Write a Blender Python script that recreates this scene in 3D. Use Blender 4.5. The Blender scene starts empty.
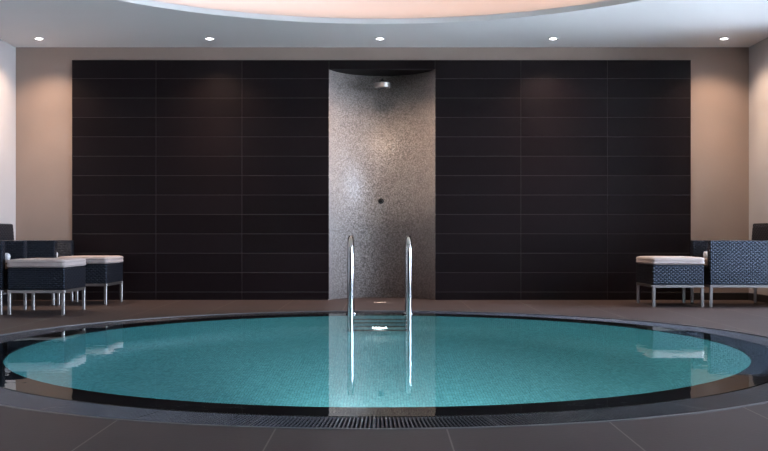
import bpy, bmesh, math, random
from math import pi, sin, cos, sqrt, atan2, radians
from mathutils import Vector, Matrix
random.seed(7)
S = bpy.context.scene
C = S.collection

# ------------------------------------------------------------ measures (metres)
CAM_H = .725
WALL_Y = 10.89
XL, XR = -4.315, 4.275
CEIL = 2.96
PCX, PCY = -.04, 6.41          # pool centre
R_IN, R_RIM, R_GR = 2.39, 2.61, 2.87
WATER_Z = -.004
DEPTH = 1.35
NX, NHW, ND = -.023, .62, .47  # shower niche centre, half width, depth
NICHE_TOP = 2.70

# ------------------------------------------------------------ materials
def new_mat(name):
    m = bpy.data.materials.new(name); m.use_nodes = True
    nt = m.node_tree
    for n in list(nt.nodes): nt.nodes.remove(n)
    out = nt.nodes.new('ShaderNodeOutputMaterial')
    b = nt.nodes.new('ShaderNodeBsdfPrincipled')
    nt.links.new(b.outputs[0], out.inputs[0])
    return m, nt, b, out
def N(nt, t, **kw):
    n = nt.nodes.new(t)
    for k, v in kw.items():
        setattr(n, k, v)
    return n
def M_(nt, op, a, b=None, c=None):
    n = nt.nodes.new('ShaderNodeMath'); n.operation = op
    for i, v in enumerate((a, b, c)):
        if v is None: continue
        if isinstance(v, (int, float)): n.inputs[i].default_value = v
        else: nt.links.new(v, n.inputs[i])
    return n.outputs[0]
def plain(name, col, rough=.5, metal=0, noise=0, nscale=6, bump=0, bscale=60, spec=.5):
    m, nt, b, out = new_mat(name)
    b.inputs['Roughness'].default_value = rough
    b.inputs['Metallic'].default_value = metal
    b.inputs['Specular IOR Level'].default_value = spec
    tc = N(nt, 'ShaderNodeTexCoord')
    nz = N(nt, 'ShaderNodeTexNoise'); nz.inputs['Scale'].default_value = nscale
    nz.inputs['Detail'].default_value = 5
    nt.links.new(tc.outputs['Object'], nz.inputs['Vector'])
    mx = N(nt, 'ShaderNodeMix', data_type='RGBA')
    mx.inputs[6].default_value = (*[c*(1-noise) for c in col], 1)
    mx.inputs[7].default_value = (*[min(1, c*(1+noise)) for c in col], 1)
    nt.links.new(nz.outputs['Fac'], mx.inputs[0])
    nt.links.new(mx.outputs[2], b.inputs['Base Color'])
    if bump:
        n2 = N(nt, 'ShaderNodeTexNoise'); n2.inputs['Scale'].default_value = bscale
        nt.links.new(tc.outputs['Object'], n2.inputs['Vector'])
        bp = N(nt, 'ShaderNodeBump'); bp.inputs['Strength'].default_value = bump
        bp.inputs['Distance'].default_value = .004
        nt.links.new(n2.outputs['Fac'], bp.inputs['Height'])
        nt.links.new(bp.outputs[0], b.inputs['Normal'])
    return m
def emit(name, col, st):
    m, nt, b, out = new_mat(name)
    b.inputs['Base Color'].default_value = (*col, 1)
    b.inputs['Emission Color'].default_value = (*col, 1)
    b.inputs['Emission Strength'].default_value = st
    return m

M = {}
M['ceiling'] = plain('ceiling_paint', (.86, .82, .80), .9, noise=.015, nscale=2)
M['cove'] = plain('cove_paint', (.80, .76, .72), .9, noise=.01)
M['white_wall'] = plain('white_plaster', (.50, .455, .44), .85, noise=.02, nscale=3)
M['taupe'] = plain('taupe_plaster', (.31, .228, .188), .8, noise=.07, nscale=2.2, bump=.15, bscale=30)
M['baseboard'] = plain('dark_skirting', (.018, .015, .015), .4)
M['steel'] = plain('brushed_steel', (.50, .455, .43), .38, 1, noise=.04, nscale=30)
M['chrome'] = plain('polished_chrome', (.60, .57, .56), .13, 1)
M['dark_metal'] = plain('dark_metal', (.06, .055, .055), .3, 1)
M['grate'] = plain('grate_plastic', (.055, .055, .066), .27, noise=.2, nscale=9)
M['channel'] = plain('channel_black', (.006, .006, .007), .6)
M['edge_trim'] = plain('edge_trim_stone', (.10, .095, .10), .3, noise=.15)
M['rim'] = plain('rim_black_stone', (.010, .0085, .010), .5, noise=.3, nscale=14, spec=.05)
M['cushion'] = plain('cream_fabric', (.46, .37, .34), .9, noise=.06, nscale=12, bump=.3, bscale=300)
M['piping'] = plain('cream_piping', (.42, .34, .31), .9)
M['towel'] = plain('white_terry', (.82, .80, .80), .95, noise=.04, nscale=40, bump=.6, bscale=500)
M['frame_w'] = plain('window_frame_metal', (.12, .12, .13), .4)
M['grout'] = plain('tile_grout', (.05, .042, .042), .8)
M['lamp'] = emit('lamp_lens', (1, .9, .95), 30)
M['pool_lamp'] = emit('pool_lamp_lens', (1, .98, .9), 10)
M['cove_led'] = emit('cove_led', (1, .70, .60), 6.2)
M['fitting_white'] = plain('white_fitting', (.7, .7, .7), .4)
M['stone_out'] = plain('terrace_stone', (.78, .74, .68), .8, noise=.1)

def tile_black():
    m, nt, b, out = new_mat('black_slate_tile')
    tc = N(nt, 'ShaderNodeTexCoord')
    nz = N(nt, 'ShaderNodeTexNoise'); nz.inputs['Scale'].default_value = 3; nz.inputs['Detail'].default_value = 6
    nt.links.new(tc.outputs['Object'], nz.inputs['Vector'])
    att = N(nt, 'ShaderNodeAttribute'); att.attribute_name = 'tone'
    f = M_(nt, 'MULTIPLY_ADD', nz.outputs['Fac'], .35, M_(nt, 'MULTIPLY', att.outputs['Fac'], .65))
    mx = N(nt, 'ShaderNodeMix', data_type='RGBA')
    mx.inputs[6].default_value = (.0062, .0033, .0040, 1)
    mx.inputs[7].default_value = (.0115, .0070, .0082, 1)
    nt.links.new(f, mx.inputs[0]); nt.links.new(mx.outputs[2], b.inputs['Base Color'])
    b.inputs['Roughness'].default_value = .42
    b.inputs['Specular IOR Level'].default_value = .14
    n2 = N(nt, 'ShaderNodeTexNoise'); n2.inputs['Scale'].default_value = 90
    nt.links.new(tc.outputs['Object'], n2.inputs['Vector'])
    bp = N(nt, 'ShaderNodeBump'); bp.inputs['Strength'].default_value = .25; bp.inputs['Distance'].default_value = .003
    nt.links.new(n2.outputs['Fac'], bp.inputs['Height']); nt.links.new(bp.outputs[0], b.inputs['Normal'])
    return m
M['tile'] = tile_black()

def floor_mat():
    m, nt, b, out = new_mat('floor_stone_tiles')
    tc = N(nt, 'ShaderNodeTexCoord')
    sp = N(nt, 'ShaderNodeSeparateXYZ'); nt.links.new(tc.outputs['Object'], sp.inputs[0])
    def line(sock, off, pitch, w):
        a = M_(nt, 'SUBTRACT', sock, off)
        a = M_(nt, 'DIVIDE', a, pitch)
        fr = M_(nt, 'FRACT', M_(nt, 'ADD', a, 100.5))
        d = M_(nt, 'ABSOLUTE', M_(nt, 'SUBTRACT', fr, .5))
        return M_(nt, 'LESS_THAN', d, w/pitch/2)
    lx = line(sp.outputs[0], -.412, .6505, .006)
    ly = line(sp.outputs[1], 3.02, 1.301, .006)
    ln = M_(nt, 'MAXIMUM', lx, ly)
    # tone per tile
    cx = M_(nt, 'FLOOR', M_(nt, 'DIVIDE', M_(nt, 'ADD', sp.outputs[0], .412), .6505))
    cy = M_(nt, 'FLOOR', M_(nt, 'DIVIDE', M_(nt, 'SUBTRACT', sp.outputs[1], 3.02), 1.301))
    cb = N(nt, 'ShaderNodeCombineXYZ'); nt.links.new(cx, cb.inputs[0]); nt.links.new(cy, cb.inputs[1])
    wn = N(nt, 'ShaderNodeTexWhiteNoise'); nt.links.new(cb.outputs[0], wn.inputs['Vector'])
    nz = N(nt, 'ShaderNodeTexNoise'); nz.inputs['Scale'].default_value = 2.5; nz.inputs['Detail'].default_value = 8
    nt.links.new(tc.outputs['Object'], nz.inputs['Vector'])
    f = M_(nt, 'MULTIPLY_ADD', nz.outputs['Fac'], .8, M_(nt, 'MULTIPLY', wn.outputs['Value'], .2))
    mx = N(nt, 'ShaderNodeMix', data_type='RGBA')
    mx.inputs[6].default_value = (.038, .0235, .0205, 1)
    mx.inputs[7].default_value = (.068, .044, .040, 1)
    nt.links.new(f, mx.inputs[0])
    m2 = N(nt, 'ShaderNodeMix', data_type='RGBA')
    m2.inputs[7].default_value = (.17, .14, .12, 1)
    nt.links.new(ln, m2.inputs[0]); nt.links.new(mx.outputs[2], m2.inputs[6])
    nt.links.new(m2.outputs[2], b.inputs['Base Color'])
    b.inputs['Roughness'].default_value = .5
    b.inputs['Specular IOR Level'].default_value = .32
    n2 = N(nt, 'ShaderNodeTexNoise'); n2.inputs['Scale'].default_value = 60
    nt.links.new(tc.outputs['Object'], n2.inputs['Vector'])
    bp = N(nt, 'ShaderNodeBump'); bp.inputs['Strength'].default_value = .2; bp.inputs['Distance'].default_value = .003
    nt.links.new(n2.outputs['Fac'], bp.inputs['Height']); nt.links.new(bp.outputs[0], b.inputs['Normal'])
    return m
M['floor'] = floor_mat()

def mosaic(name, cells, cols, rough, tilt, rvar=0.0, metal=0.0):
    """tiny square tiles from the UV map (metres); every tile has its own tone and tilt"""
    m, nt, b, out = new_mat(name)
    uv = N(nt, 'ShaderNodeUVMap'); uv.uv_map = 'UVMap'
    sc = N(nt, 'ShaderNodeVectorMath', operation='SCALE'); sc.inputs['Scale'].default_value = 1/cells
    nt.links.new(uv.outputs[0], sc.inputs[0])
    fl = N(nt, 'ShaderNodeVectorMath', operation='FLOOR'); nt.links.new(sc.outputs[0], fl.inputs[0])
    wn = N(nt, 'ShaderNodeTexWhiteNoise'); nt.links.new(fl.outputs[0], wn.inputs['Vector'])
    cr = N(nt, 'ShaderNodeValToRGB'); cr.color_ramp.interpolation = 'LINEAR'
    el = cr.color_ramp.elements
    for i, c in enumerate(cols):
        p = i/(len(cols)-1)
        e = el[0] if i == 0 else (el[1] if i == len(cols)-1 else el.new(p))
        e.position = p; e.color = (*c, 1)
    # larger blotches of tone
    big = N(nt, 'ShaderNodeTexNoise'); big.inputs['Scale'].default_value = 7
    nt.links.new(uv.outputs[0], big.inputs['Vector'])
    f = M_(nt, 'MULTIPLY_ADD', wn.outputs['Value'], .8, M_(nt, 'MULTIPLY', big.outputs['Fac'], .2))
    nt.links.new(f, cr.inputs[0])
    # grout
    fr = N(nt, 'ShaderNodeVectorMath', operation='FRACTION'); nt.links.new(sc.outputs[0], fr.inputs[0])
    sp = N(nt, 'ShaderNodeSeparateXYZ'); nt.links.new(fr.outputs[0], sp.inputs[0])
    g = M_(nt, 'MAXIMUM', M_(nt, 'LESS_THAN', sp.outputs[0], .1), M_(nt, 'LESS_THAN', sp.outputs[1], .1))
    mx = N(nt, 'ShaderNodeMix', data_type='RGBA'); nt.links.new(g, mx.inputs[0])
    nt.links.new(cr.outputs[0], mx.inputs[6])
    gc = [c*.55 for c in cols[0]]
    mx.inputs[7].default_value = (*gc, 1)
    nt.links.new(mx.outputs[2], b.inputs['Base Color'])
    geo = N(nt, 'ShaderNodeNewGeometry')
    s1 = N(nt, 'ShaderNodeVectorMath', operation='SUBTRACT'); nt.links.new(wn.outputs['Color'], s1.inputs[0])
    s1.inputs[1].default_value = (.5, .5, .5)
    s2 = N(nt, 'ShaderNodeVectorMath', operation='SCALE'); s2.inputs['Scale'].default_value = tilt
    nt.links.new(s1.outputs[0], s2.inputs[0])
    a = N(nt, 'ShaderNodeVectorMath', operation='ADD'); nt.links.new(geo.outputs['Normal'], a.inputs[0]); nt.links.new(s2.outputs[0], a.inputs[1])
    nn = N(nt, 'ShaderNodeVectorMath', operation='NORMALIZE'); nt.links.new(a.outputs[0], nn.inputs[0])
    nt.links.new(nn.outputs[0], b.inputs['Normal'])
    b.inputs['Roughness'].default_value = rough
    b.inputs['Metallic'].default_value = metal
    return m
M['mosaic'] = mosaic('shower_mosaic', .0105, [(.21, .175, .16), (.35, .285, .255), (.46, .375, .34), (.66, .565, .51)], .36, .24)
M['pool_tile'] = mosaic('pool_mosaic', .019, [(.09, .35, .37), (.14, .46, .49), (.20, .57, .60)], .4, .03)

def wicker():
    m, nt, b, out = new_mat('black_wicker')
    uv = N(nt, 'ShaderNodeUVMap'); uv.uv_map = 'UVMap'
    sp = N(nt, 'ShaderNodeSeparateXYZ'); nt.links.new(uv.outputs[0], sp.inputs[0])
    ph, pw = .019, .044
    row = M_(nt, 'FLOOR', M_(nt, 'DIVIDE', sp.outputs[1], ph))
    par = M_(nt, 'MODULO', M_(nt, 'ABSOLUTE', row), 2)
    u = M_(nt, 'ADD', M_(nt, 'DIVIDE', sp.outputs[0], pw), M_(nt, 'MULTIPLY', par, .5))
    su = M_(nt, 'ABSOLUTE', M_(nt, 'SINE', M_(nt, 'MULTIPLY', u, pi)))
    sv = M_(nt, 'ABSOLUTE', M_(nt, 'SINE', M_(nt, 'MULTIPLY', M_(nt, 'DIVIDE', sp.outputs[1], ph), pi)))
    h = M_(nt, 'MULTIPLY', M_(nt, 'POWER', su, .7), M_(nt, 'POWER', sv, .6))
    mx = N(nt, 'ShaderNodeMix', data_type='RGBA'); nt.links.new(h, mx.inputs[0])
    mx.inputs[6].default_value = (.0012, .0015, .0025, 1)
    mx.inputs[7].default_value = (.013, .011, .013, 1)
    nt.links.new(mx.outputs[2], b.inputs['Base Color'])
    bp = N(nt, 'ShaderNodeBump'); bp.inputs['Strength'].default_value = .8; bp.inputs['Distance'].default_value = .010
    nt.links.new(h, bp.inputs['Height']); nt.links.new(bp.outputs[0], b.inputs['Normal'])
    b.inputs['Roughness'].default_value = .42
    b.inputs['Specular Tint'].default_value = (.60, .74, 1, 1)
    return m
M['wicker'] = wicker()

def water_mat():
    m, nt, b, out = new_mat('pool_water')
    nt.nodes.remove(b)
    g = N(nt, 'ShaderNodeBsdfGlass'); g.inputs['IOR'].default_value = 1.33; g.inputs['Roughness'].default_value = 0
    g.inputs['Color'].default_value = (.93, .985, .975, 1)
    tc = N(nt, 'ShaderNodeTexCoord')
    nz = N(nt, 'ShaderNodeTexNoise'); nz.inputs['Scale'].default_value = 5; nz.inputs['Detail'].default_value = 2
    nt.links.new(tc.outputs['Object'], nz.inputs['Vector'])
    bp = N(nt, 'ShaderNodeBump'); bp.inputs['Strength'].default_value = .5; bp.inputs['Distance'].default_value = .0016
    nt.links.new(nz.outputs['Fac'], bp.inputs['Height']); nt.links.new(bp.outputs[0], g.inputs['Normal'])
    nt.links.new(g.outputs[0], out.inputs[0])
    return m
M['water'] = water_mat()

def pane_mat():
    m, nt, b, out = new_mat('window_glass')
    nt.nodes.remove(b)
    t = N(nt, 'ShaderNodeBsdfTransparent'); t.inputs[0].default_value = (.95, .97, .97, 1)
    g = N(nt, 'ShaderNodeBsdfGlossy'); g.inputs['Roughness'].default_value = .02
    fr = N(nt, 'ShaderNodeFresnel'); fr.inputs[0].default_value = 1.45
    mx = N(nt, 'ShaderNodeMixShader')
    nt.links.new(fr.outputs[0], mx.inputs[0]); nt.links.new(t.outputs[0], mx.inputs[1]); nt.links.new(g.outputs[0], mx.inputs[2])
    nt.links.new(mx.outputs[0], out.inputs[0])
    return m
M['pane'] = pane_mat()

# ------------------------------------------------------------ mesh helpers
def obj(name, bm, mat, parent=None, smooth=False, loc=None):
    me = bpy.data.meshes.new(name)
    bmesh.ops.recalc_face_normals(bm, faces=bm.faces[:])
    bm.to_mesh(me); bm.free()
    if smooth:
        for p in me.polygons: p.use_smooth = True
    me.materials.append(mat)
    o = bpy.data.objects.new(name, me); C.objects.link(o)
    if parent: o.parent = parent
    if loc: o.location = loc
    return o
def raw(name, verts, faces, mat, parent=None, smooth=False, uvf=None):
    me = bpy.data.meshes.new(name)
    me.from_pydata(verts, [], faces); me.update()
    if smooth:
        for p in me.polygons: p.use_smooth = True
    if uvf:
        ul = me.uv_layers.new(name='UVMap')
        for p in me.polygons:
            for li in p.loop_indices:
                ul.data[li].uv = uvf(me.vertices[me.loops[li].vertex_index].co, p)
    me.materials.append(mat)
    o = bpy.data.objects.new(name, me); C.objects.link(o)
    if parent: o.parent = parent
    return o
def box(bm, x0, x1, y0, y1, z0, z1, bev=0, seg=2):
    r = bmesh.ops.create_cube(bm, size=1)
    vs = r['verts']
    for v in vs:
        v.co = Vector((x0 if v.co.x < 0 else x1, y0 if v.co.y < 0 else y1, z0 if v.co.z < 0 else z1))
    if bev:
        es = set(e for v in vs for e in v.link_edges)
        bmesh.ops.bevel(bm, geom=list(es), offset=bev, segments=seg, affect='EDGES', profile=.5)
def tube(bm, pts, r, n=16, cap=True):
    pts = [Vector(p) for p in pts]
    rings = []
    up = Vector((1, 0, 0))
    prev = None
    for i, p in enumerate(pts):
        if i == 0: d = pts[1]-p
        elif i == len(pts)-1: d = p-pts[i-1]
        else: d = pts[i+1]-pts[i-1]
        d.normalize()
        if prev is None:
            a = up if abs(d.dot(up)) < .9 else Vector((0, 1, 0))
            u = (a - d*a.dot(d)).normalized()
        else:
            u = (prev - d*prev.dot(d)).normalized()
        prev = u
        w = d.cross(u)
        rr = r[i] if isinstance(r, (list, tuple)) else r
        rings.append([bm.verts.new(p + (u*cos(2*pi*k/n) + w*sin(2*pi*k/n))*rr) for k in range(n)])
    for a, b in zip(rings, rings[1:]):
        for k in range(n):
            bm.faces.new((a[k], a[(k+1) % n], b[(k+1) % n], b[k]))
    if cap:
        bm.faces.new(rings[0][::-1]); bm.faces.new(rings[-1])
def lathe(bm, prof, n=48, axis='z', c=(0, 0, 0), closed=False):
    """prof: list of (radius, height); revolved about an axis through c"""
    rings = []
    for r, h in prof:
        ring = []
        for k in range(n):
            a = 2*pi*k/n
            if axis == 'z': v = (c[0]+r*cos(a), c[1]+r*sin(a), c[2]+h)
            elif axis == 'y': v = (c[0]+r*cos(a), c[1]+h, c[2]+r*sin(a))
            ring.append(bm.verts.new(v))
        rings.append(ring)
    pr = list(zip(rings, rings[1:]))
    if closed: pr.append((rings[-1], rings[0]))
    for a, b in pr:
        for k in range(n):
            bm.faces.new((a[k], a[(k+1) % n], b[(k+1) % n], b[k]))
    return rings
def cap(bm, ring): bm.faces.new(ring)
def empty(name, loc=(0, 0, 0)):
    o = bpy.data.objects.new(name, None); C.objects.link(o); o.location = loc
    o.empty_display_size = .2
    return o
def tag(o, label, cat, group=None, kind=None):
    o['label'] = label; o['category'] = cat
    if group: o['group'] = group
    if kind: o['kind'] = kind
    return o
def struct(o, label=None):
    o['kind'] = 'structure'
    if label: o['label'] = label
    return o
def copy_tree(o, parent=None):
    c = o.copy(); C.objects.link(c); c.parent = parent
    for ch in list(o.children): copy_tree(ch, c)
    return c
def box_uv(o):
    """UV in metres from the dominant axis of each face"""
    me = o.data
    ul = me.uv_layers.new(name='UVMap')
    for p in me.polygons:
        n = p.normal; ax = max(range(3), key=lambda i: abs(n[i]))
        for li in p.loop_indices:
            c = me.vertices[me.loops[li].vertex_index].co
            ul.data[li].uv = (c.y, c.z) if ax == 0 else ((c.x, c.z) if ax == 1 else (c.x, c.y))

# ------------------------------------------------------------ floor and ceiling (slabs with a round opening)
Y0, Y1 = -3.0, 11.62
def slab_with_hole(name, x0, x1, y0, y1, cx, cy, R, zt, zb, mat, n=256):
    verts, faces = [], []
    ang = [2*pi*k/n for k in range(n)] + [atan2(yy-cy, xx-cx) % (2*pi) for xx in (x0, x1) for yy in (y0, y1)]
    ang = sorted(set(round(a, 6) for a in ang))
    def outer(a):
        dx, dy = cos(a), sin(a); t = 1e9
        if dx > 1e-9: t = min(t, (x1-cx)/dx)
        if dx < -1e-9: t = min(t, (x0-cx)/dx)
        if dy > 1e-9: t = min(t, (y1-cy)/dy)
        if dy < -1e-9: t = min(t, (y0-cy)/dy)
        return cx+dx*t, cy+dy*t
    m = len(ang)
    for a in ang:
        ix, iy = cx+R*cos(a), cy+R*sin(a); ox, oy = outer(a)
        verts += [(ix, iy, zt), (ox, oy, zt), (ix, iy, zb), (ox, oy, zb)]
    for k in range(m):
        a, b = 4*k, 4*((k+1) % m)
        faces += [(a, a+1, b+1, b), (a+2, b+2, b+3, a+3), (a, b, b+2, a+2), (a+1, a+3, b+3, b+1)]
    return raw(name, verts, faces, mat)
struct(slab_with_hole('floor', XL-.2, XR+.2, Y0-.2, Y1, PCX, PCY, R_GR+.022, 0, -.12, M['floor']))

# ceiling board with a round cut-out; a soft cove dome above it
CCX, CCY, CR = -.04, 6.10, 3.62
struct(slab_with_hole('ceiling', XL-.2, XR+.2, Y0-.2, Y1, CCX, CCY, CR, CEIL+.055, CEIL, M['ceiling']))
bm = bmesh.new()
prof = [(3.625, CEIL+.058), (3.96, CEIL+.058)]
for k in range(13):
    a = k/12*pi/2
    prof.append((3.96-.42*(1-cos(a)) if False else 3.96 - .45*(1-cos(a)), CEIL+.058+.30*sin(a)))
prof += [(2.2, CEIL+.37), (0.02, CEIL+.375)]
rg = lathe(bm, prof, 128, c=(CCX, CCY, 0)); cap(bm, rg[-1])
o = obj('ceiling_dome', bm, M['cove'], smooth=True); o.name = 'ceiling_cove'; struct(o)
# LED line lying in the cove, below the line of sight
t = empty('cove_light', (CCX, CCY, CEIL+.058))
bm = bmesh.new(); lathe(bm, [(3.77, .001), (3.83, .001), (3.83, .012), (3.77, .012)], 128, closed=True)
obj('channel', bm, M['fitting_white'], t)
bm = bmesh.new(); lathe(bm, [(3.775, .0125), (3.825, .0125), (3.82, .022), (3.78, .022)], 128, closed=True)
obj('light_strip', bm, M['cove_led'], t)
tag(t, 'warm white light strip hidden in the round ceiling cove above the pool', 'cove light')

# ------------------------------------------------------------ walls
WYB = WALL_Y+.02
bm = bmesh.new()
box(bm, XL-.2, NX-NHW-.015, WYB, Y1, 0, CEIL)
box(bm, NX+NHW+.015, XR+.2, WYB, Y1, 0, CEIL)
box(bm, NX-NHW-.015, NX+NHW+.015, WYB, Y1, NICHE_TOP+.02, CEIL)
struct(obj('wall_back', bm, M['taupe']))
bm = bmesh.new(); box(bm, XL-.2, XL, Y0, WYB, 0, CEIL); struct(obj('wall_left', bm, M['white_wall']))
bm = bmesh.new(); box(bm, XL-.2, XR+.2, Y0-.2, Y0, 0, CEIL); struct(obj('wall_front', bm, M['white_wall']))
# right wall with three tall windows
WINS = [(2.6, 4.8), (5.9, 9.9)]
WZ0, WZ1 = .12, 2.84
bm = bmesh.new()
ys = [Y0] + [v for w in WINS for v in w] + [WYB]
for i in range(0, len(ys), 2): box(bm, XR, XR+.2, ys[i], ys[i+1], 0, CEIL)
for a, b in WINS:
    box(bm, XR, XR+.2, a, b, 0, WZ0); box(bm, XR, XR+.2, a, b, WZ1, CEIL)
struct(obj('wall_right', bm, M['white_wall']))
for i, (a, b) in enumerate(WINS):
    w = empty('window_%d' % (i+1), (XR+.1, (a+b)/2, WZ0)); struct(w)
    hw = (b-a)/2; hh = WZ1-WZ0
    bm = bmesh.new()
    for (p, q, r, s) in ((-hw, hw, 0, .06), (-hw, hw, hh-.06, hh), (-hw, -hw+.06, .06, hh-.06), (hw-.06, hw, .06, hh-.06), (-.03, .03, .06, hh-.06)):
        box(bm, -.04, .04, p, q, r, s, .004, 1)
    obj('window_frame', bm, M['frame_w'], w)
    for s in (-1, 1):
        bm = bmesh.new(); box(bm, -.006, .006, min(s*.03, s*(hw-.06)), max(s*.03, s*(hw-.06)), .06, hh-.06)
        obj('window_pane', bm, M['pane'], w)
# ground outside, seen only through the windows
bm = bmesh.new(); box(bm, XR+.2, XR+14, Y0-10, 16, -.12, -.05)
struct(obj('floor_terrace', bm, M['stone_out']))

# black tile cladding: every tile a bevelled slab in the panel's mesh, grout behind
TOP = 2.807; J0 = 2.590; PIT = .2269
rows = [TOP] + [J0-PIT*k for k in range(12) if J0-PIT*k > .02] + [.0]
def cladding(name, xs, rows):
    bm = bmesh.new()
    tone = bm.faces.layers.float.new('tone')
    for i in range(len(xs)-1):
        for j in range(len(rows)-1):
            before = set(bm.faces)
            box(bm, xs[i]+.0018, xs[i+1]-.0018, WALL_Y, WALL_Y+.015, rows[j+1]+.0022, rows[j]-.0022, .0015, 1)
            tv = random.random()
            for f in bm.faces:
                if f not in before: f[tone] = tv
    me_o = obj(name, bm, M['tile'])
    bm = bmesh.new(); box(bm, xs[0], xs[-1], WALL_Y+.003, WALL_Y+.0195, rows[-1], rows[0])
    obj('grout', bm, M['grout'], me_o)
    return struct(me_o)
cladding('trim_1', [-3.65, -2.667, -1.661, NX-NHW], rows)
cladding('trim_2', [NX+NHW, 1.602, 2.614, 3.59], rows)
cladding('trim_3', [NX-NHW, NX+NHW], [TOP, NICHE_TOP])

# curved shower niche
NR = (NHW**2+ND**2)/(2*ND)
cyn = WALL_Y + ND - NR
a0 = math.asin(NHW/NR)
if ND > NR: a0 = pi-a0
verts, faces = [], []
nseg, nz = 64, 1
for k in range(nseg+1):
    a = -a0 + 2*a0*k/nseg
    x, y = NX+NR*sin(a), cyn+NR*cos(a)
    verts += [(x, y, 0), (x, y, NICHE_TOP)]
for k in range(nseg):
    faces.append((2*k, 2*k+1, 2*k+3, 2*k+2))
def uvn(co, p): return (atan2(co.x-NX, co.y-cyn)*NR+5, co.z+5)
o = raw('wall_niche', verts, faces, M['mosaic'], smooth=True, uvf=uvn)
so = o.modifiers.new('thick', 'SOLIDIFY'); so.thickness = .012; so.offset = 1
struct(o)
bm = bmesh.new()
top = []
for zz in (NICHE_TOP, NICHE_TOP+.018):
    top.append([bm.verts.new((NX+NR*sin(-a0+2*a0*k/nseg), cyn+NR*cos(-a0+2*a0*k/nseg)+.0, zz)) for k in range(nseg+1)])
bm.faces.new(top[0]); bm.faces.new(top[1][::-1])
for k in range(nseg+1):
    k2 = (k+1) % (nseg+1)
    bm.faces.new((top[0][k], top[0][k2], top[1][k2], top[1][k]))
struct(obj('trim_4', bm, M['tile'], loc=(0, .016, 0)))
# low threshold of the shower floor
# baseboards
for nm, (x0, x1) in (('baseboard_back', (XL, -3.65)), ('baseboard_back_right', (3.59, XR))):
    bm = bmesh.new(); box(bm, x0, x1, WYB-.014, WYB, 0, .085, .003, 1); struct(obj(nm, bm, M['baseboard']))
bm = bmesh.new(); box(bm, XL, XL+.014, Y0, WYB-.014, 0, .085, .003, 1); struct(obj('baseboard_left', bm, M['baseboard']))
bm = bmesh.new(); box(bm, XR-.014, XR, Y0, WYB-.014, 0, .085, .003, 1); struct(obj('baseboard_right', bm, M['baseboard']))

# ------------------------------------------------------------ pool
t = empty('swimming_pool', (PCX, PCY, -DEPTH))
n = 192
FR = .5                        # the wall curves softly into the floor
prof = [(R_IN, DEPTH-.012), (R_IN, FR)] + [(R_IN-FR*(1-cos(a)), FR*(1-sin(a))) for a in [radians(90*k/12) for k in range(1, 13)]]
verts, faces, uvs = [], [], []
run = [0]
for p, q in zip(prof, prof[1:]): run.append(run[-1]+math.hypot(p[0]-q[0], p[1]-q[1]))
for k in range(n+1):
    a = 2*pi*k/n
    for (rr_, zz), L_ in zip(prof, run):
        verts.append((rr_*cos(a), rr_*sin(a), zz)); uvs.append((a*R_IN+20, L_+5))
m_ = len(prof)
for k in range(n):
    for i in range(m_-1): faces.append((k*m_+i, k*m_+i+1, (k+1)*m_+i+1, (k+1)*m_+i))
o = raw('basin_wall', verts, faces, M['pool_tile'], t, smooth=True)
ul = o.data.uv_layers.new(name='UVMap')
for l_ in o.data.loops: ul.data[l_.index].uv = uvs[l_.vertex_index]
verts = [((R_IN-FR)*cos(2*pi*k/n), (R_IN-FR)*sin(2*pi*k/n), 0) for k in range(n)]
raw('basin_floor', verts, [tuple(range(n))], M['pool_tile'], t, uvf=lambda co, p: (co.x+9, co.y+9))
bm = bmesh.new()
zt = DEPTH-.011
lathe(bm, [(R_IN-.001, zt-.06), (R_IN-.001, zt-.004), (R_IN+.004, zt), (R_RIM-.008, zt), (R_RIM-.001, zt-.006), (R_RIM-.001, zt-.14), (R_IN+.03, zt-.14), (R_IN+.03, zt-.06)], n, closed=True)
o = obj('rim', bm, M['rim'], t, smooth=False); o['label'] = 'black stone overflow rim just under the water'
tag(t, 'round turquoise mosaic swimming pool sunk into the dark stone floor', 'swimming pool')

# water: surface with its overflow edge
verts, faces = [], []
rr = [0, .8, 1.6, 2.3, 2.5, R_RIM-.006]
bm = bmesh.new()
rings = lathe(bm, [(.25, 0), (1.0, 0), (1.8, 0), (2.4, 0), (R_RIM-.004, 0), (R_RIM+.0005, -.003), (R_RIM+.0005, -.03)], n)
bm.faces.new(rings[0][::-1])
bmesh.ops.recalc_face_normals(bm, faces=bm.faces[:])
bm.normal_update()
if sum(f.normal.z for f in bm.faces) < 0:
    bmesh.ops.reverse_faces(bm, faces=bm.faces[:])
me = bpy.data.meshes.new('pool_water'); bm.to_mesh(me); bm.free(); me.materials.append(M['water'])
o = bpy.data.objects.new('pool_water', me); C.objects.link(o); o.location = (PCX, PCY, WATER_Z)
tag(o, 'clear calm water filling the round pool to its black rim', 'water', kind='stuff')

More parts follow.
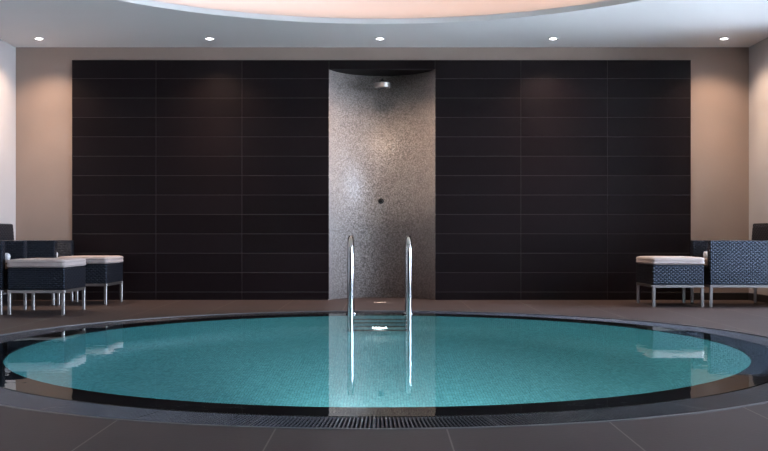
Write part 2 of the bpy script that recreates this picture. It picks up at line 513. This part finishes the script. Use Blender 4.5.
# overflow grating
t = empty('overflow_grate', (PCX, PCY, -.12))
bm = bmesh.new()
lathe(bm, [(R_RIM+.003, 0), (R_GR+.021, 0), (R_GR+.021, .012), (R_RIM+.003, .012)], n, closed=True)
obj('channel', bm, M['channel'], t)
verts, faces = [], []
nb = 1044
for k in range(nb):
    a = 2*pi*k/nb
    w = .0047 if k % 29 else .0078
    d = Vector((cos(a), sin(a), 0)); s = Vector((-sin(a), cos(a), 0))
    b0 = len(verts)
    r0, r1 = R_RIM+.010, R_GR-.002
    zt, zb = .116, .092
    for r, q, z in ((r0, -1, zb), (r1, -1, zb), (r1, 1, zb), (r0, 1, zb), (r0, -1, zt-.0015), (r1, -1, zt-.0015), (r1, 1, zt-.0015), (r0, 1, zt-.0015),
                    (r0, -.6, zt), (r1, -.6, zt), (r1, .6, zt), (r0, .6, zt)):
        v = d*r + s*q*w; verts.append((v.x, v.y, z))
    B = b0
    faces += [(B, B+3, B+2, B+1), (B, B+1, B+5, B+4), (B+2, B+3, B+7, B+6), (B+3, B, B+4, B+7), (B+1, B+2, B+6, B+5),
              (B+4, B+5, B+9, B+8), (B+6, B+7, B+11, B+10), (B+8, B+9, B+10, B+11)]
raw('slats', verts, faces, M['grate'], t)
bm = bmesh.new()
lathe(bm, [(R_GR, .012), (R_GR+.021, .012), (R_GR+.021, .121), (R_GR+.016, .1225), (R_GR+.002, .1225), (R_GR, .120)], n, closed=True)
o = obj('outer_edge', bm, M['edge_trim'], t)
bm = bmesh.new()
lathe(bm, [(R_RIM+.004, .012), (R_RIM+.009, .012), (R_RIM+.009, .112), (R_RIM+.004, .112)], n, closed=True)
obj('inner_edge', bm, M['edge_trim'], t)
tag(t, 'dark ring of slatted overflow grating around the round pool', 'drain grate')

# ladder
LX = -.042; HS = .270
YA, YB = 8.64, 8.93
t = empty('pool_ladder', (LX, YA, -.0))
for s in (-1, 1):
    bm = bmesh.new()
    pts = []
    yc, rad = (YB-YA)/2, (YB-YA)/2
    zt = .725-rad
    pts += [(s*HS, .0, -1.22), (s*HS, .0, -.9), (s*HS, .0, -.5), (s*HS, .0, 0), (s*HS, .0, .3), (s*HS, 0, zt-.02)]
    for k in range(0, 15):
        a = pi - pi*k/14
        pts.append((s*HS, yc+rad*cos(a), zt+rad*sin(a)))
    pts += [(s*HS, YB-YA, zt-.1), (s*HS, YB-YA, .2), (s*HS, YB-YA, -.008)]
    tube(bm, pts, .028, 20)
    obj('handrail', bm, M['chrome'], t, smooth=True)
    bm = bmesh.new()
    rg = lathe(bm, [(.029, .016), (.05, .012), (.052, .004), (.052, -.0065)], 32, c=(s*HS, YB-YA, 0))
    cap(bm, rg[-1]); obj('flange', bm, M['chrome'], t, smooth=True)
    for z in (-.45, -1.12):
        bm = bmesh.new(); tube(bm, [(s*HS, .0, z), (s*HS, .155, z)], .012, 12); obj('wall_stay', bm, M['chrome'], t, smooth=True)
for z in (-.27, -.57, -.87, -1.15):
    bm = bmesh.new()
    box(bm, -HS+.02, HS-.02, -.05, .045, z-.018, z+.018, .008, 2)
    obj('tread', bm, M['dark_metal'], t)
tag(t, 'chrome pool ladder with two curved handrails at the far pool edge', 'pool ladder')

# underwater lamps
def pool_lamp(ang, z, label):
    x, y = PCX+(R_IN-.002)*cos(ang), PCY+(R_IN-.002)*sin(ang)
    t = empty('pool_light', (x, y, z)); t.rotation_euler = (0, 0, ang-pi/2)
    bm = bmesh.new()
    rg = lathe(bm, [(.05, 0), (.085, -.003), (.09, -.012), (.082, -.018), (.056, -.018), (.05, -.012)], 32, axis='y', closed=True)
    obj('bezel', bm, M['steel'], t, smooth=True)
    bm = bmesh.new()
    rg = lathe(bm, [(.05, -.003), (.05, -.012), (.035, -.016), (.01, -.018)], 32, axis='y'); cap(bm, rg[-1]); cap(bm, rg[0][::-1])
    obj('lens', bm, M['pool_lamp'], t, smooth=True)
    tag(t, label, 'underwater light')
    l = bpy.data.lights.new('pool_spot', 'SPOT'); l.energy = POOL_E; l.color = (.86, .97, 1)
    l.spot_size = radians(170 if ang > 0 else 104); l.spot_blend = .7; l.shadow_soft_size = .07
    lo = bpy.data.objects.new('pool_spot', l); C.objects.link(lo)
    lo.location = (x-cos(ang)*.10, y-sin(ang)*.10, z)
    d = Vector((-cos(ang), -sin(ang), -.05)) if ang > 0 else Vector((.34, 1, -.27)); lo.rotation_euler = d.to_track_quat('-Z', 'Y').to_euler()
POOL_E = 7
pool_lamp(pi/2-.0, -1.0, 'small round underwater lamp in the far pool wall behind the ladder')
POOL_E = 250  # near-wall lamp is added out of view as fill for the pool floor
pool_lamp(-pi/2, -.5, 'unseen underwater lamp added in the near pool wall to brighten the pool floor')

# ------------------------------------------------------------ downlights
LP = [(-3.865, 'recessed ceiling downlight above the left wicker chairs, nearest the left wall'),
      (-1.955, 'recessed ceiling downlight over the left half of the black tile wall'),
      (-.045, 'recessed ceiling downlight right in front of the shower niche'),
      (1.895, 'recessed ceiling downlight over the right half of the black tile wall'),
      (3.81, 'recessed ceiling downlight above the right wicker chair, nearest the right wall')]
proto = None
for x, lb in LP:
    if proto is None:
        t = empty('downlight'); proto = t
        bm = bmesh.new()
        lathe(bm, [(.036, 0), (.058, 0), (.058, -.004), (.052, -.007), (.042, -.006), (.036, -.002)], 40, closed=True)
        obj('bezel', bm, M['fitting_white'], t, smooth=True)
        bm = bmesh.new()
        rg = lathe(bm, [(.036, -.001), (.036, -.004), (.02, -.007), (.004, -.008)], 32); cap(bm, rg[-1]); cap(bm, rg[0][::-1])
        obj('lens', bm, M['lamp'], t, smooth=True)
    else:
        t = copy_tree(proto)
    t.location = (x, 10.43, CEIL)
    tag(t, lb, 'downlight', 'row of recessed ceiling downlights')
    l = bpy.data.lights.new('downlight_beam', 'SPOT'); l.energy = 66; l.color = (1, .74, .55)
    l.spot_size = radians(123); l.spot_blend = .75; l.shadow_soft_size = .03
    lo = bpy.data.objects.new('downlight_beam', l); C.objects.link(lo)
    lo.location = (x, 10.43, CEIL-.02)
    # the reflector's bright core
    l = bpy.data.lights.new('downlight_core', 'SPOT'); l.energy = 130; l.color = (1, .76, .58)
    l.spot_size = radians(70); l.spot_blend = 1; l.shadow_soft_size = .04
    lo = bpy.data.objects.new('downlight_core', l); C.objects.link(lo)
    lo.location = (x, 10.43, CEIL-.02)

# ------------------------------------------------------------ shower fittings
t = empty('wall_shower', (-.022, 11.35, 2.62))
bm = bmesh.new(); rg = lathe(bm, [(.034, .004), (.034, -.008), (.02, -.016)], 24, axis='y'); cap(bm, rg[0]); cap(bm, rg[-1])
obj('wall_plate', bm, M['chrome'], t, smooth=True)
bm = bmesh.new(); tube(bm, [(0, -.008, 0), (0, -.14, .012), (0, -.2, .008), (0, -.24, -.012), (0, -.25, -.04)], .012, 14)
obj('arm', bm, M['dark_metal'], t, smooth=True)
bm = bmesh.new(); rg = lathe(bm, [(.02, -.03), (.06, -.040), (.088, -.046), (.094, -.052), (.094, -.102), (.088, -.108)], 40, c=(0, -.25, 0)); cap(bm, rg[0]); cap(bm, rg[-1])
obj('head', bm, M['steel'], t, smooth=False)
bm = bmesh.new()
for i in range(3):
    for k in range(1 if i == 0 else 6*i):
        a = 2*pi*k/(6*i or 1); rg = lathe(bm, [(.004, -.107), (.003, -.112)], 8, c=(.022*i*cos(a), -.25+.022*i*sin(a), 0)); cap(bm, rg[-1])
obj('nozzles', bm, M['dark_metal'], t)
tag(t, 'chrome round shower head on a short arm high in the mosaic niche', 'shower head')
t = empty('shower_valve', (-.035, 11.35, 1.175))
bm = bmesh.new(); rg = lathe(bm, [(.034, .004), (.034, -.006), (.028, -.010)], 28, axis='y'); cap(bm, rg[0]); cap(bm, rg[-1])
obj('plate', bm, M['dark_metal'], t, smooth=True)
bm = bmesh.new(); rg = lathe(bm, [(.018, -.010), (.017, -.045), (.012, -.05)], 20, axis='y'); cap(bm, rg[0]); cap(bm, rg[-1])
tube(bm, [(0, -.035, 0), (0, -.05, .045)], .005, 10)
obj('knob', bm, M['dark_metal'], t, smooth=True)
tag(t, 'small dark push valve at mid height of the mosaic shower niche', 'shower valve')
t = empty('floor_drain', (-.045, 10.47, 0))
bm = bmesh.new(); box(bm, -.068, .068, -.068, .068, 0, .004, .0015, 1)
obj('cover', bm, M['steel'], t)
bm = bmesh.new()
for i in range(3): box(bm, -.052, .052, -.048+i*.04, -.040+i*.04, .0042, .005)
obj('slots', bm, M['channel'], t)
tag(t, 'small square steel floor drain in front of the shower niche', 'drain')

# ------------------------------------------------------------ furniture
SW = .63
def cushion_mesh(x0, x1, y0, y1, z0, z1, puff=.005, r=.02):
    """soft pad: rounded box with a gently crowned top and wavering seams"""
    bm = bmesh.new()
    nx, ny = 14, 14
    cx, cy, cz = (x0+x1)/2, (y0+y1)/2, (z0+z1)/2
    hx, hy, hz = (x1-x0)/2, (y1-y0)/2, (z1-z0)/2
    bmesh.ops.create_cube(bm, size=2)
    bmesh.ops.subdivide_edges(bm, edges=bm.edges[:], cuts=13, use_grid_fill=True)
    for v in bm.verts:
        p = Vector((v.co.x*hx, v.co.y*hy, v.co.z*hz))
        q = Vector((max(-hx+r, min(hx-r, p.x)), max(-hy+r, min(hy-r, p.y)), max(-hz+r, min(hz-r, p.z))))
        d = p-q
        if d.length > 1e-6: p = q + d.normalized()*r*min(1, d.length/r*1.0 if d.length < r else 1)
        u, w = p.x/hx, p.y/hy
        crown = (1-u*u)*(1-w*w)
        if p.z > 0: p.z += puff*crown + .0008*sin(u*9+1)*cos(w*7)
        v.co = (cx+p.x, cy+p.y, cz+p.z)
    return bm
def piping_loop(x0, x1, y0, y1, z, r=.0045, rc=.03):
    pts = []
    for (cx, cy, a0_) in ((x1-rc, y1-rc, 0), (x0+rc, y1-rc, 90), (x0+rc, y0+rc, 180), (x1-rc, y0+rc, 270)):
        for k in range(6):
            a = radians(a0_+90*k/5); pts.append((cx+rc*cos(a), cy+rc*sin(a), z))
    pts.append(pts[0])
    bm = bmesh.new(); tube(bm, pts, r, 8, cap=False)
    return bm

def leg(x, y, s, z1, parent):
    bm = bmesh.new(); box(bm, x-s, x+s, y-s, y+s, 0, z1, .003, 1)
    return obj('leg', bm, M['steel'], parent)
def rail_frame(x0, x1, y0, y1, z0, z1, w, parent):
    bm = bmesh.new()
    box(bm, x0, x1, y0, y0+w, z0, z1, .002, 1); box(bm, x0, x1, y1-w, y1, z0, z1, .002, 1)
    box(bm, x0, x0+w, y0+w, y1-w, z0, z1, .002, 1); box(bm, x1-w, x1, y0+w, y1-w, z0, z1, .002, 1)
    return obj('frame', bm, M['steel'], parent)

def make_ottoman():
    t = empty('wicker_ottoman')
    w, d = .54, SW         # x, y; origin centre of footprint
    x0, x1, y0, y1 = -w/2, w/2, -d/2, d/2
    for sx in (-1, 1):
        for sy in (-1, 1): leg(sx*(w/2-.016), sy*(d/2-.016), .0145, .205, t)
    rail_frame(x0, x1, y0, y1, .205, .232, .03, t)
    bm = bmesh.new(); box(bm, x0, x1, y0, y1, .233, .443, .012, 3)
    o = obj('wicker_body', bm, M['wicker'], t); box_uv(o)
    o = obj('cushion', cushion_mesh(x0-.006, x1+.006, y0-.006, y1+.006, .443, .524), M['cushion'], t, smooth=True)
    obj('piping', piping_loop(x0-.007, x1+.007, y0-.007, y1+.007, .499), M['piping'], o, smooth=True)
    obj('piping', piping_loop(x0-.007, x1+.007, y0-.007, y1+.007, .464), M['piping'], o, smooth=True)
    return t
def make_chair():
    """armchair facing -x; origin at floor, front edge x=0, y centred"""
    t = empty('wicker_armchair')
    L, d = .735, SW
    for x, y in ((.016, -d/2+.016), (.016, d/2-.016), (L-.016, -d/2+.016), (L-.016, d/2-.016)): leg(x, y, .0145, .205, t)
    rail_frame(0, L, -d/2, d/2, .205, .232, .03, t)
    aw = .085
    for s in (-1, 1):
        a, b = sorted((s*(d/2), s*(d/2-aw)))
        bm = bmesh.new(); box(bm, 0, L, a, b, .233, .70, .012, 3)
        o = obj('arm', bm, M['wicker'], t); box_uv(o)
    bm = bmesh.new(); box(bm, .012, L-.10, -d/2+aw+.001, d/2-aw-.001, .233, .42, .008, 2)
    o = obj('seat_base', bm, M['wicker'], t); box_uv(o)
    # backrest: leaning slab, rising above the arms
    bm = bmesh.new()
    box(bm, 0, .085, -d/2+aw+.001, d/2-aw-.001, .233, .885, .012, 3)
    for v in bm.verts: v.co.x += L-.105-.02 + (v.co.z-.233)*.09
    o = obj('backrest', bm, M['wicker'], t); box_uv(o)
    # upper cap of the back, as wide as the chair
    bm = bmesh.new()
    box(bm, 0, .075, -d/2+.004, d/2-.004, .7005, .885, .012, 3)
    for v in bm.verts: v.co.x += L-.105+.005 + (v.co.z-.233)*.09
    o = obj('back_panel', bm, M['wicker'], t); box_uv(o)
    o = obj('seat_cushion', cushion_mesh(.02, L-.125, -d/2+aw+.004, d/2-aw-.004, .421, .505, puff=.003), M['cushion'], t, smooth=True)
    obj('piping', piping_loop(.019, L-.124, -d/2+aw+.003, d/2-aw-.003, .487, .004), M['piping'], o, smooth=True)
    return t
def make_towel():
    """towel rolled up, axis along x, resting at z=0"""
    bm = bmesh.new()
    turns, n_, th = 3.2, 90, .0103
    L = .34
    outer, inner = [], []
    for k in range(n_+1):
        a = turns*2*pi*k/n_
        r = .006 + .0105*a/(2*pi)
        outer.append((cos(a)*(r+th/2), sin(a)*(r+th/2))); inner.append((cos(a)*max(.001, r-th/2+.0012), sin(a)*max(.001, r-th/2+.0012)))
    zmin = min(p[1] for p in outer)
    secs = []
    for i, (x, sc) in enumerate(((0, .93), (.006, .985), (.02, 1), (L-.02, 1), (L-.006, .985), (L, .93))):
        secs.append(([bm.verts.new((x, p[0]*sc, p[1]*sc-zmin)) for p in outer], [bm.verts.new((x, p[0]*sc, p[1]*sc-zmin)) for p in inner]))
    for (o1, i1), (o2, i2) in zip(secs, secs[1:]):
        for k in range(n_):
            bm.faces.new((o1[k], o1[k+1], o2[k+1], o2[k])); bm.faces.new((i1[k], i2[k], i2[k+1], i1[k+1]))
        bm.faces.new((o1[0], o2[0], i2[0], i1[0])); bm.faces.new((o1[-1], i1[-1], i2[-1], o2[-1]))
    for (o1, i1) in (secs[0], secs[-1]):
        for k in range(n_): bm.faces.new((o1[k], i1[k], i1[k+1], o1[k+1]))
    return obj('rolled_towel', bm, M['towel'], smooth=True)

ott = make_ottoman()
spots = [((-3.01-.27, 8.77+SW/2), 'wicker ottoman with cream cushion on steel legs, the nearer of the two on the left'),
         ((-2.99-.27, 10.04+SW/2), 'wicker ottoman with cream cushion at the left end of the black tile wall'),
         ((2.81+.27, 9.74+SW/2), 'wicker ottoman with cream cushion on steel legs, standing right of the pool')]
for i, ((x, y), lb) in enumerate(spots):
    o = ott if i == 0 else copy_tree(ott)
    o.location = (x, y, 0); tag(o, lb, 'ottoman', 'wicker ottomans beside the pool')
ch = make_chair()
cs = [((3.41, 9.74+SW/2), 0, 'black wicker armchair on steel legs by the right wall'),
      ((-3.60, 8.77+SW/2), pi, 'black wicker armchair cut off by the left edge, the nearer left one'),
      ((-3.575+.02, 10.04+SW/2), pi, 'black wicker armchair by the left wall, the one nearer the black tiles')]
for i, ((x, y), rz, lb) in enumerate(cs):
    o = ch if i == 0 else copy_tree(ch)
    o.location = (x, y, 0); o.rotation_euler = (0, 0, rz); tag(o, lb, 'armchair', 'wicker armchairs beside the pool')
tw = make_towel()
ts = [((3.425, 9.74+.215), 0, 'rolled white towel on the seat of the right armchair'),
      ((-3.615, 8.77+.21), pi, 'rolled white towel on the nearer left armchair'),
      ((-3.60, 10.04+.21), pi, 'rolled white towel on the left armchair nearer the tile wall')]
for i, ((x, y), rz, lb) in enumerate(ts):
    o = tw if i == 0 else copy_tree(tw)
    o.location = (x, y, .5085); o.rotation_euler = (0, 0, rz); o.scale = (.9, .88, .88); tag(o, lb, 'towel', 'rolled towels on the armchairs')

# ------------------------------------------------------------ daylight
w = bpy.data.worlds.new('World'); S.world = w; w.use_nodes = True
nt = w.node_tree; bg = nt.nodes['Background']
bg.inputs[0].default_value = (.64, .77, 1, 1); bg.inputs[1].default_value = 25.0
for i, (a, b) in enumerate(WINS):   # sampling portals in the window openings (they give off no light themselves)
    l = bpy.data.lights.new('window_portal', 'AREA'); l.shape = 'RECTANGLE'; l.size = WZ1-WZ0; l.size_y = b-a
    l.cycles.is_portal = True
    lo = bpy.data.objects.new('window_portal', l); C.objects.link(lo)
    lo.location = (XR+.19, (a+b)/2, (WZ0+WZ1)/2); lo.rotation_euler = (0, pi/2, 0)

# ------------------------------------------------------------ camera
cam = bpy.data.cameras.new('camera'); cam.sensor_width = 36; cam.lens = 931/768*36
cam.shift_y = 12.5/768; cam.clip_start = .05
co = bpy.data.objects.new('camera', cam); C.objects.link(co)
co.location = (0, 0, CAM_H); co.rotation_euler = (pi/2, 0, 0)
S.camera = co
vs = S.view_settings
vs.view_transform = 'Standard'; vs.look = 'None'; vs.gamma = 1; vs.exposure = 0; vs.use_curve_mapping = False
